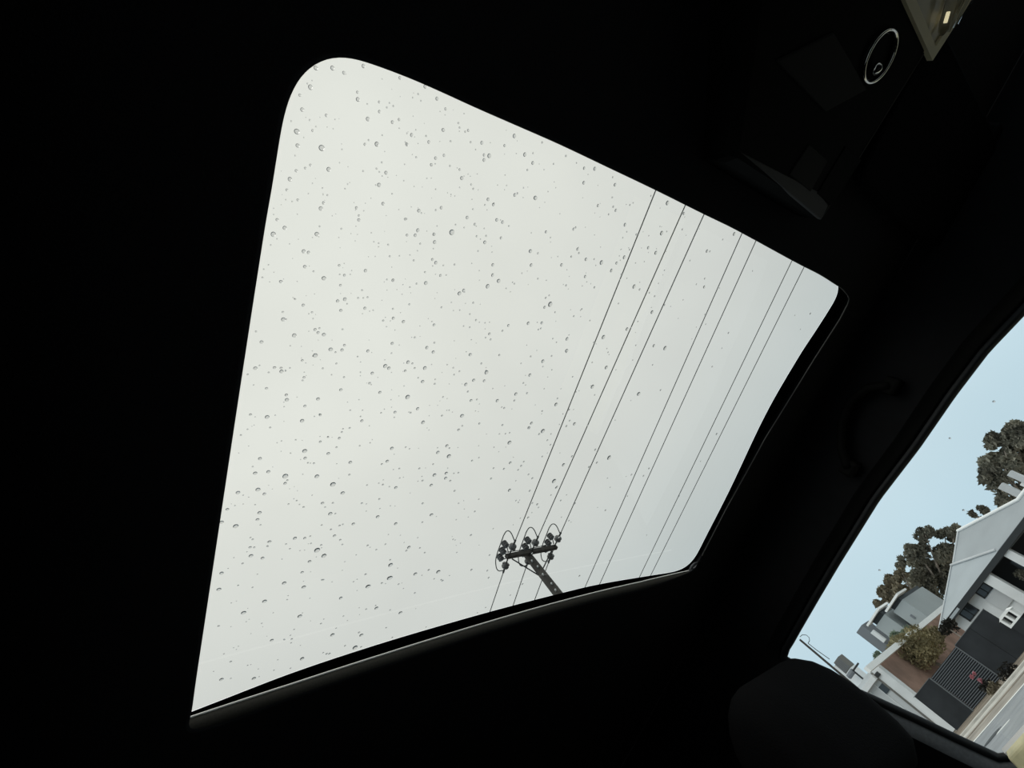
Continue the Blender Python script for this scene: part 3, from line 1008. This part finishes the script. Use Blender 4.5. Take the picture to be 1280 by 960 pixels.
tree('gum_tree', 'small sparse gum tree peeping over the house ridge', 70,
     [(1227, 636, 5), (1217, 642, 5), (1233, 640, 5), (1226, 649, 4)], (1290, 690), M['leaf'], 9, leaf=0.2, dens=1.0)


# ------------------------------------------------------------------ house across the road
HX = 36.0
hx = E0 - HX
house = thing('house', 'single-storey white house with blue-grey metal roof behind the charcoal fence', 'house', (hx, -9.0, 0.0))
Z = EYE[2]
mb = MB()
mb.box((hx - 7, -12.85, -0.05), (hx - 0.5, -9.85, 2.68))
mb.build('front_wall', M['white'], house)
MB().box((hx - 7, -9.85, -0.05), (hx - 2.6, 2.0, 2.68)).build('porch_wall', M['void'], house)
MB().box((hx - 2.6, -9.85, -0.05), (hx - 0.2, 2.0, 0.12)).build('porch_floor', M['concrete'], house)


def window(y0, y1, z0, z1):
    f = MB()
    t = 0.06
    X0, X1 = hx - 0.52, hx - 0.44
    f.box((X0, y0, z0), (X1, y0 + t, z1)).box((X0, y1 - t, z0), (X1, y1, z1)).box((X0, y0, z0), (X1, y1, z0 + t)).box((X0, y0, z1 - t), (X1, y1, z1))
    f.box((X0, (y0 + y1) / 2 - 0.02, z0), (X1, (y0 + y1) / 2 + 0.02, z1))
    o = f.build('window', M['dark'], house)
    MB().box((hx - 0.51, y0 + 0.03, z0 + 0.03), (hx - 0.48, y1 - 0.03, z1 - 0.03)).build('pane', M['winglass'], o)


window(-12.23, -11.40, Z + 0.93, Z + 1.50)
window(-10.72, -9.97, Z + 1.03, Z + 1.60)
MB().box((hx - 0.5, -10.75, Z + 0.2), (hx - 0.42, -9.9, Z + 0.98)).build('wall_panel', M['pale'], house)
for y0_, y1_ in ((-9.85, -9.32), (-8.12, -7.70), (-6.0, -5.6)):
    MB().box((hx - 0.5, y0_, 0.0), (hx - 0.05, y1_, Z + 1.62)).build('column', M['white'], house, bevel=0.02)
MB().box((hx - 2.6, -8.9, 0.1), (hx - 2.5, -8.1, 2.2)).build('front_door', M['winglass'], house)
# roof planes on a slope
tanr = math.tan(math.radians(23))
RP = Vector((hx, 0, Z + 1.66))
RN = Vector((-tanr, 0, -1)).normalized()
rp = lambda x, y: on_plane(x, y, RP, RN)
A, Ep, Fp, Cp = rp(1174.5, 788.5), rp(1190, 707), rp(1246, 688), rp(1200, 665)
Dp = rp(1276, 626)
far = Vector((Dp.x, Dp.y + 6, Dp.z))
Bp = Vector((hx, 2.4, Z + 1.66))
MB().prism([A, Ep, Fp, Vector((hx, Fp.y, RP.z))], (0, 0, -0.12)).build('roof_plane', M['roof'], house)
Ez = rp(1193.5, 705)
MB().prism([p + Vector((0, 0, 0.06)) for p in (Ez, Cp, Dp, far, Bp, Vector((hx, Fp.y, RP.z)), Fp)], (0, 0, -0.14)).build('roof_plane', M['roof2'], house)
MB().tube([Cp + Vector((0, 0, 0.12)), Dp + Vector((0, 0, 0.12)), far], 0.085, 8).build('ridge_cap', M['whitest'], house)
MB().tube([A + Vector((0, 0, 0.04)), Ep + Vector((0, 0, 0.04))], 0.035, 6).build('verge_cap', M['pale'], house)
MB().tube([Ez + Vector((0, 0, 0.08)), Cp + Vector((0, 0, 0.10))], 0.05, 6).build('verge_cap', M['pale'], house)
MB().tube([Ep + Vector((0, 0, 0.06)), Fp + Vector((0, 0, 0.06))], 0.065, 8).build('hip_cap', M['pale'], house)
MB().box((hx - 0.25, A.y - 0.05, Z + 1.44), (hx + 0.05, 2.4, Z + 1.70)).build('gutter', M['dark'], house)
MB().box((hx - 0.6, A.y, Z + 1.46), (hx - 0.15, 2.4, Z + 1.62)).build('fascia', M['dark'], house)
# back slope closes the house off
MB().prism([p + Vector((-0.1, 0, -0.25)) for p in (A.lerp(Ep, 0.35), Ep, Cp, Dp, far, Bp.lerp(far, 0.35))], (-6.5, 0, -1.2)).build('roof_back', M['roof2'], house)

# white building and posts behind, at the frame edge
wb = thing('white_building', 'white building with two tall square posts rising behind the house ridge', 'building', (E0 - 50, -6.0, 0))


def post_from_px(a, b, D, name, m, parent, depth=0.7, zlow=0.0):
    p, q = ex(*a, D), ex(*b, D)
    zt = max(p.z, q.z)
    return MB().box((E0 - D - depth, min(p.y, q.y), zlow), (E0 - D, max(p.y, q.y), zt)).build(name, m, parent, bevel=0.02)


post_from_px((1258.5, 594.5), (1264, 588.5), 50, 'post', M['pale'], wb, 0.6)
post_from_px((1247, 610.5), (1253, 604), 50, 'post', M['pale'], wb, 0.6)
p_ = ex(1275, 605, 50)
MB().box((E0 - 52, p_.y - 0.1, 0), (E0 - 50.2, p_.y + 3.0, p_.z)).build('wall', M['whitest'], wb)
MB().box((E0 - 52, -8.6, 0), (E0 - 50.3, 2, ex(1279, 622, 50).z)).build('lower_wall', M['pale'], wb)

# ------------------------------------------------------------------ charcoal fence and slatted gate
fxx = E0 - 30.0
fence = thing('fence', 'charcoal panel fence along the far side of the road', 'fence', (fxx, -10, 0))
ZT = Z + 0.68
ys = [-14.68, -13.40]
MB().box((fxx - 0.06, -14.68, 0.0), (fxx, -13.46, ZT)).build('fence_panel', M['fence'], fence)
yy = -11.40
for k, wd in enumerate((1.08, 1.08)):
    MB().box((fxx - 0.06 + 0.004 * k, yy, 0.0), (fxx + 0.004 * k, yy + wd - 0.015, ZT)).build('fence_panel', M['fence'], fence)
    yy += wd
for k in range(4):
    MB().box((fxx - 0.08 + 0.004 * (k % 2), yy, 0.0), (fxx - 0.02 + 0.004 * (k % 2), yy + 1.6, Z - 0.30)).build('fence_panel', M['fence'], fence)
    yy += 1.615
MB().box((fxx - 0.07, -14.72, ZT), (fxx + 0.02, -13.46, ZT + 0.025)).build('top_rail', M['post'], fence)
MB().box((fxx - 0.07, -11.40, ZT), (fxx + 0.02, -9.24, ZT + 0.025)).build('top_rail', M['post'], fence)
gate = thing('slatted_gate', 'dark gate of thin horizontal grey slats set in the charcoal fence', 'gate', (fxx, -12.4, 0))
for y in (-13.45, -11.44):
    MB().box((fxx - 0.05, y, 0.03), (fxx + 0.03, y + 0.055, ZT - 0.02)).build('gate_post', M['post'], gate)
MB().box((fxx - 0.09, -13.39, 0.05), (fxx - 0.05, -11.44, ZT - 0.03)).build('backing_panel', M['fence'], gate)
ns = 21
proto = None
for k in range(ns):
    z = 0.08 + (ZT - 0.16) * k / (ns - 1)
    if proto is None:
        proto = MB().box((fxx - 0.03, -13.39, z), (fxx + 0.005, -11.44, z + 0.028)).build('slat', M['slat'], gate)
        z_first = z
    else:
        dup_part(proto, gate, (0, 0, z - z_first))

# white boxy frame at the fence end
lb_ = thing('letterbox', 'white boxy frame with dark openings standing at the end of the charcoal fence', 'letterbox', (fxx + 0.25, -8.85, 0))
bz0, bz1 = Z - 0.30, Z + 0.16
bxa, bxb = fxx + 0.05, fxx + 0.50
ya, yb = -9.18, -8.50
MB().box((bxa, ya + 0.05, 0.0), (bxb, yb - 0.05, bz0)).build('plinth', M['fence'], lb_)
MB().box((bxa, ya, bz0), (bxb, yb, bz0 + 0.07)).build('shelf', M['whitest'], lb_)
MB().box((bxa, ya, bz0 + 0.07), (bxb, ya + 0.09, bz1 - 0.10)).build('side_panel', M['whitest'], lb_)
MB().box((bxa, yb - 0.09, bz0 + 0.07), (bxb, yb, bz1 - 0.10)).build('side_panel', M['whitest'], lb_)
MB().box((bxa, ya + 0.30, bz0 + 0.07), (bxb, ya + 0.38, bz1 - 0.10)).build('divider', M['whitest'], lb_)
MB().prism([(bxa, ya - 0.05, bz1 - 0.10), (bxa, yb + 0.05, bz1 - 0.10), (bxa, yb - 0.15, bz1), (bxa, ya + 0.15, bz1)], (bxb - bxa, 0, 0)).build('lid', M['whitest'], lb_)
MB().box((bxa, ya + 0.09, bz0 + 0.07), (bxa + 0.04, yb - 0.09, bz1 - 0.10)).build('back_panel', M['winglass'], lb_)

# pink flowering shrub before the gate, dark shrubs
def shrub(name, label, c, rad, m, seed, n=260, leaf=0.07, squash=0.8, group=None, cat='shrub'):
    rg = random.Random(seed)
    t = thing(name, label, cat, (c[0], c[1], 0), group)
    mb = MB()
    for j in range(7):
        v = Vector((rg.gauss(0, 1), rg.gauss(0, 1), rg.gauss(0, 1))).normalized()
        clump(mb, Vector(c) + Vector((v.x * rad * 0.5, v.y * rad * 0.6, v.z * rad * 0.5 * squash)), rad * 0.55, n // 7, leaf, rg, squash)
    mb.build('foliage', m, t, kind='stuff')
    MB().tube([(c[0], c[1], 0), (c[0] + 0.05, c[1], c[2])], [0.06, 0.03], 6).build('stem', M['bark'], t)
    return t


ps = shrub('flowering_shrub', 'low dark shrub with pink blooms in front of the slatted gate', ex(1233, 857, 28.5), 0.32, M['dark_leaf'], 21, 200)
for px, py, rr_ in ((1215, 846, 0.085), (1218, 842, 0.07), (1225, 850, 0.08), (1230, 855, 0.10)):
    c = ex(px, py, 29.0)
    rg = random.Random(int(px))
    mb = MB()
    clump(mb, c, rr_, 40, 0.05, rg)
    mb.build('bloom', M['pink'], ps)
shrub('verge_shrub', 'dark low shrub on the kerb below the fence, right of the blooms', ex(1263, 842, 26.2), 0.42, M['dark_leaf'], 22, 300)
shrub('verge_shrub', 'olive-brown low shrub on the verge below the pink blooms', ex(1243, 862, 26.6), 0.32, M['leaf2'], 23, 240)
shrub('corner_shrub', 'dark shrub under the house eave at its left corner', ex(1187, 786, 33.5), 0.52, M['dark_leaf'], 24, 300, 0.10)
shrub('porch_plant', 'small dark plant on the house porch between two white columns', Vector((hx - 1.2, -8.9, 1.6)), 0.35, M['leaf'], 25, 160)

# ------------------------------------------------------------------ grey building with brown side wall, bush, roof clutter
gb_ = thing('grey_building', 'pale grey building with a red-brown side wall and white roof edge, left of the fence', 'building', (E0 - 33, -18, 0))
gx0 = E0 - 33.0
TOPZ = Z + 2.62
MB().box((gx0 - 0.3, -21.5, 0), (gx0, -16.62, TOPZ)).build('front_wall', M['pale'], gb_)
MB().box((gx0 - 0.3, -16.58, 0), (gx0 + 0.06, -16.05, TOPZ)).build('corner_pilaster', M['white'], gb_)
MB().prism([(gx0 - 0.3, -16.10, 0), (gx0 - 0.3, -16.06, 0), (gx0 - 17, -16.50, 0), (gx0 - 17, -16.80, 0)], (0, 0, TOPZ)).build('side_wall', M['brown'], gb_)
MB().prism([(gx0 - 0.05, -21.5, TOPZ), (gx0 - 0.05, -16.1, TOPZ), (gx0 - 17, -16.55, TOPZ), (gx0 - 17, -21.5, TOPZ)], (0, 0, 0.12)).build('roof_deck', M['pale'], gb_)
fs_a, fs_b = ex(1084, 836.5, 31.0), ex(1180, 754.5, 47.0)
MB().prism([(fs_a.x, fs_a.y - 0.12, fs_a.z - 0.16), (fs_a.x, fs_a.y + 0.08, fs_a.z - 0.16), (fs_b.x, fs_b.y + 0.08, fs_a.z - 0.16), (fs_b.x, fs_b.y - 0.12, fs_a.z - 0.16)], (0, 0, 0.28)).build('roof_edge_beam', M['whitest'], gb_)
MB().box((gx0 + 0.0, -18.6, TOPZ - 0.35), (gx0 + 0.35, -16.6, TOPZ - 0.1)).build('awning', M['white'], gb_)
lp = ex(1097, 843, 32.9)
MB().box((gx0, lp.y - 0.12, lp.z - 0.10), (gx0 + 0.16, lp.y + 0.12, lp.z + 0.10)).build('wall_lamp', M['dark'], gb_, bevel=0.02)
dw = ex(1106, 857, 32.95)
MB().box((gx0, dw.y - 0.35, dw.z - 0.25), (gx0 + 0.05, dw.y + 0.25, dw.z + 0.15)).build('dark_window', M['winglass'], gb_)
MB().box((gx0, -16.66, 0), (gx0 + 0.10, -16.56, TOPZ)).build('downpipe', M['louvre'], gb_)
for k in range(3):
    y = -17.1 - k * 0.55
    MB().box((gx0, y, 0.2), (gx0 + 0.03, y + 0.04, TOPZ - 0.4)).build('wall_joint', M['white'], gb_)

q1, q2, q3, q4 = (ex(x, y, 34.0) for x, y in ((1042, 828), (1048, 821), (1063, 834), (1057, 842)))
vt = thing('roof_vent', 'louvred grey-brown vent box with white frame on the grey building roof', 'roof vent', (q1.x, (q1.y + q2.y) / 2, TOPZ))
vy0, vy1 = (q1.y + q4.y) / 2, (q2.y + q3.y) / 2
vz0, vz1 = (q3.z + q4.z) / 2, (q1.z + q2.z) / 2
MB().box((q1.x - 0.6, vy0, vz0), (q1.x, vy1, vz1)).build('vent_box', M['louvre'], vt)
for k in range(5):
    y = vy0 + (vy1 - vy0) * (k + 0.5) / 5
    MB().box((q1.x, y - 0.02, vz0 + 0.03), (q1.x + 0.03, y + 0.02, vz1 - 0.05)).build('louvre', M['slate'], vt)
MB().box((q1.x - 0.6, vy0 - 0.30, TOPZ), (q1.x + 0.02, vy0 - 0.03, vz1 - 0.1)).build('white_frame', M['white'], vt)
MB().box((q1.x - 0.6, vy0 - 0.03, TOPZ), (q1.x + 0.02, vy1, vz0 - 0.02)).build('white_frame', M['white'], vt)
b1, b2 = ex(1073, 829, 33.5), ex(1061, 846, 33.5)
bar = thing('roof_sign_frame', 'thin dark bar with a thick dark end on the grey building roof', 'roof frame', (b1.x, (b1.y + b2.y) / 2, TOPZ))
MB().tube([b1, b2], 0.05, 6).build('bar', M['dark'], bar)
b3 = b2.lerp(b1, 0.45)
MB().tube([b2, b3], 0.14, 8).build('thick_end', M['slate'], bar)
MB().tube([b3, Vector((b3.x, b3.y, TOPZ))], 0.05, 6).build('upright', M['dark'], bar)

bush = thing('bush', 'wide olive-green bush in front of the red-brown side wall', 'bush', (E0 - 38, -15.2, 0))
rg = random.Random(31)
mb = MB()
for px, py, rp_ in ((1130, 810, 16), (1145, 800, 17), (1150, 820, 16), (1135, 828, 15), (1160, 812, 13), (1122, 822, 12), (1150, 836, 12), (1118, 812, 9), (1165, 795, 12), (1110, 823, 8), (1128, 822, 17), (1150, 808, 17), (1166, 806, 13), (1138, 842, 10), (1114, 833, 9), (1152, 846, 9), (1171, 792, 9), (1126, 806, 13)):
    D = rg.uniform(36.5, 39)
    c = ex(px, py, D)
    rad = rp_ * m_per_px(px, py, D)
    clump(mb, c, rad * 1.1, int(520 * (rp_ / 14) ** 2), 0.09, rg)
mb.build('foliage', M['bush'], bush, kind='stuff')
for k in range(4):
    c = ex(1125 + 12 * k, 815 + 3 * k, 37.8)
    MB().tube([(E0 - 38, -15.2 + 0.1 * k, 0), (c.x, (c.y - 15.2) / 2, c.z * 0.55), c], [0.07, 0.05, 0.02], 6).build('stem', M['bark'], bush)

# townhouses further back
def townhouse(label, x_d, y0, y1, ztop, roofz, skew):
    t = thing('townhouse', label, 'townhouse', (E0 - x_d, (y0 + y1) / 2, 0), 'grey townhouses behind the bush')
    MB().box((E0 - x_d - 6, y0, 0), (E0 - x_d, y1, ztop)).build('wall', M['grey_wall'], t)
    MB().prism([(E0 - x_d + 0.4, y0 - 0.25, roofz), (E0 - x_d + 0.4, y1 + 0.3, roofz + skew), (E0 - x_d + 0.4, y1 + 0.3, roofz + skew + 0.16), (E0 - x_d + 0.4, y0 - 0.25, roofz + 0.16)], (-2.5, 0, 0)).build('skillion_roof', M['whitest'], t)
    MB().box((E0 - x_d - 5.8, y0 + 0.15, ztop), (E0 - x_d - 0.15, y1 - 0.15, roofz + 0.02)).build('clerestory', M['dark'], t)
    return t


t1 = townhouse('grey townhouse with a skillion roof, left of its twin, behind the bush', 54, -23.36, -21.87, Z + 5.85, Z + 6.23, 0.05)
t2 = townhouse('grey townhouse with a skillion roof, nearest the gum trees, right of its twin', 54, -21.20, -19.78, Z + 5.45, Z + 5.76, 0.05)
MB().box((E0 - 54, -20.6, Z + 4.1), (E0 - 53.92, -20.44, Z + 4.45)).build('wall_vent', M['slate'], t2)
pn = thing('slate_tower', 'narrow slate-grey wall slab standing left of the grey townhouses', 'wall slab', (E0 - 60, -27.2, 0))
MB().box((E0 - 62, -27.75, 0), (E0 - 60, -26.72, Z + 7.45)).build('slab', M['slate'], pn)
MB().box((E0 - 60, -26.70, Z + 5.3), (E0 - 59.7, -26.30, Z + 6.5)).build('pale_box', M['white'], pn)
for lab, px, py, rp_, seed in (('pale green shrub before the left grey townhouse', 1118, 797, 8, 41), ('pale green shrub between the two grey townhouses', 1132, 788, 7, 42), ('pale green shrub at the foot of the slate wall slab', 1098, 820, 6, 43)):
    c = ex(px, py, 52)
    shrub('pale_shrub', lab, c, rp_ * m_per_px(px, py, 52), M['pale_leaf'], seed, 330, 0.16, group='pale shrubs by the townhouses')

# slim pole with a loop of cable, by the grey building
sp1, sp2 = ex(1000, 799, 31.5), ex(1042, 836, 31.5)
sx, sy = sp1.x, (sp1.y + sp2.y) / 2
slim = thing('service_pole', 'slim dark service pole with a looped cable left of the grey building', 'pole', (sx, sy, 0))
MB().tube([(sx, sy, 0), (sx, sy, sp1.z)], [0.075, 0.06], 8).build('shaft', M['pole'], slim, smooth=True)
lc = [ex(x, y, 31.5) for x, y in ((1000, 796), (1003, 793.5), (1008, 793.8), (1011.5, 797), (1012, 801), (1010, 804))]
MB().tube(lc, 0.018, 6).build('cable_loop', M['cable'], slim)
MB().tube([ex(1010, 804, 31.5), ex(1020, 812, 31.5), ex(1037, 824, 31.5)], 0.02, 6).build('drop_cable', M['cable'], slim)

# ------------------------------------------------------------------ power pole and lines over the street
PX_, PY_ = E0 - 10.35, -9.70
up_pole = thing('power_pole', 'dark timber power pole with crossarm and insulators seen through the sunroof', 'power pole', (PX_, PY_, 0))
ZP = Z + 9.0
MB().tube([(PX_, PY_ - 0.12, 0), (PX_, PY_ - 0.10, ZP * 0.5), (PX_, PY_, ZP + 0.12)], [0.19, 0.16, 0.125], 12).build('shaft', M['pole'], up_pole, smooth=True)
arm_y = PY_ - 0.02 + 0.15
xs_ = [E0 - 9.53, E0 - 10.45, E0 - 11.43]
MB().box((xs_[2] - 0.10, arm_y - 0.06, ZP - 0.07), (xs_[0] + 0.10, arm_y + 0.05, ZP + 0.07)).build('crossarm', M['pole'], up_pole)
for s in (0, 2):
    MB().tube([(xs_[s] + (-0.12 if s == 0 else 0.12), arm_y - 0.09, ZP - 0.05), (PX_, PY_ - 0.02 - 0.14, ZP - 0.75)], 0.022, 6).build('brace', M['steel'], up_pole)
for k, z in enumerate((0.35, 0.62, 0.95, 1.35, 1.6)):
    MB().lathe((PX_ + 0.10 - 0.04 * (k % 2), PY_ + 0.08, ZP - z), (0.7, 0.75, 0), [(0.028, 0), (0.028, 0.07), (0.015, 0.08)], 8).build('bolt', M['galv'], up_pole)


def bell(base, axis, s=1.0, n=2):
    prof = [(0.025 * s, 0)]
    h = 0.02 * s
    for _ in range(n):
        prof += [(0.03 * s, h), (0.12 * s, h + 0.015 * s), (0.11 * s, h + 0.045 * s), (0.035 * s, h + 0.06 * s)]
        h += 0.085 * s
    prof.append((0.02 * s, h + 0.02 * s))
    return MB().lathe(base, axis, prof, 12), h


WZ = ZP
ends_near, ends_far = [], []
for i, x in enumerate(xs_):
    for sgn, store in ((1, ends_near), (-1, ends_far)):
        p0 = Vector((x, arm_y, ZP))
        pa = Vector((x, arm_y + sgn * 0.28, ZP - 0.01))
        MB().tube([p0, pa], 0.022, 6).build('link_rod', M['steel'], up_pole)
        b, h = bell(pa, (0, sgn, -0.03), 1.0, 2)
        b.build('strain_insulator', M['porcelain'], up_pole, smooth=True)
        pe = pa + Vector((0, sgn * (h + 0.17), -0.02))
        MB().tube([pa + Vector((0, sgn * h, -0.01)), pe], 0.03, 6).build('clamp', M['steel'], up_pole)
        store.append(pe)
    # upright pin insulators that carry the jumper over the arm
    jz = ZP + 0.42
    jx = x + 0.10
    for k, dy in enumerate((-0.24, 0.02, 0.28)):
        MB().tube([(x + 0.04, arm_y + dy * 0.4, ZP + 0.03), (jx, arm_y + dy, ZP + 0.12)], 0.016, 6).build('pin', M['steel'], up_pole)
        b, h = bell((jx, arm_y + dy, ZP + 0.12), (0, 0, 1), 0.85, 3)
        b.build('pin_insulator', M['porcelain'], up_pole, smooth=True)
    en, ef = ends_near[i], ends_far[i]
    jp = [ef + Vector((0, 0.10, 0.0)), Vector((jx - 0.02, ef.y - 0.10, ZP + 0.16)), Vector((jx, ef.y + 0.10, jz - 0.06)), Vector((jx, arm_y - 0.28, jz)), Vector((jx, arm_y + 0.28, jz)),
          Vector((jx, en.y - 0.16, jz + 0.01)), Vector((jx - 0.01, en.y + 0.06, jz - 0.04)), Vector((jx - 0.04, en.y + 0.12, ZP + 0.22)), en + Vector((0, -0.06, 0.02))]
    # round the loop off
    cur = jp
    for _ in range(2):
        nxt = [cur[0]]
        for a, b in zip(cur, cur[1:]):
            nxt += [a.lerp(b, 0.25), a.lerp(b, 0.75)]
        nxt.append(cur[-1])
        cur = nxt
    MB().tube(cur, 0.016, 6).build('jumper_cable', M['cable'], up_pole, smooth=True)
MB().tube([(xs_[0], arm_y - 0.03, ZP + 0.20), (xs_[1], arm_y - 0.03, ZP + 0.16), (xs_[2], arm_y - 0.03, ZP + 0.20)], 0.012, 6).build('tie_wire', M['cable'], up_pole)

GRP = 'overhead power lines along the street'


def line_thing(p, q, label, r_=0.0135):
    """a straight run of cable from p through q and on beyond it"""
    far_ = q + (q - p).normalized() * 30
    o = MB().tube([p, q, far_], r_, 6).build('power_line', M['cable'], origin=p)
    tag(o, label, 'power line', GRP)


for i, (px, py) in enumerate(((819, 239.5), (856, 258), (880, 268))):
    nm = ('leftmost', 'second', 'third')[i]
    p = ends_near[i]
    q = on_plane(px, py, (xs_[i] - 0.12, 0, 0), (1, 0, 0))
    line_thing(p, q, '%s power line from the left, running up from the pole crossarm' % nm)
for i, (px, py) in enumerate(((613, 763), (643, 752), (669, 748))):
    nm = ('left', 'middle', 'right')[i]
    p = ends_far[i]
    q = on_plane(px, py, (xs_[i] - 0.03, 0, 0), (1, 0, 0))
    line_thing(p, q, '%s one of three short power lines below the pole crossarm' % nm)
for (a, b, lab) in (((926, 295), (733, 730), 'left line of the thicker pair right of the power pole'),
                    ((944, 303), (751, 727), 'right line of the thicker pair right of the power pole'),
                    ((988, 330), (800, 720), 'left line of the pair nearest the sunroof right edge'),
                    ((1003, 338), (815, 716), 'rightmost power line, nearest the sunroof right edge')):
    pa, pb = on_z(*a, Z + 8.0), on_z(*b, Z + 8.0)
    dr = (pb - pa).normalized()
    o = MB().tube([pa - dr * 40, pa, pb, pb + dr * 40], 0.0115, 6).build('power_line', M['cable'], origin=pa)
    tag(o, lab, 'power line', GRP)

for o in bpy.data.objects:
    if '_loc' in o:
        del o['_loc']
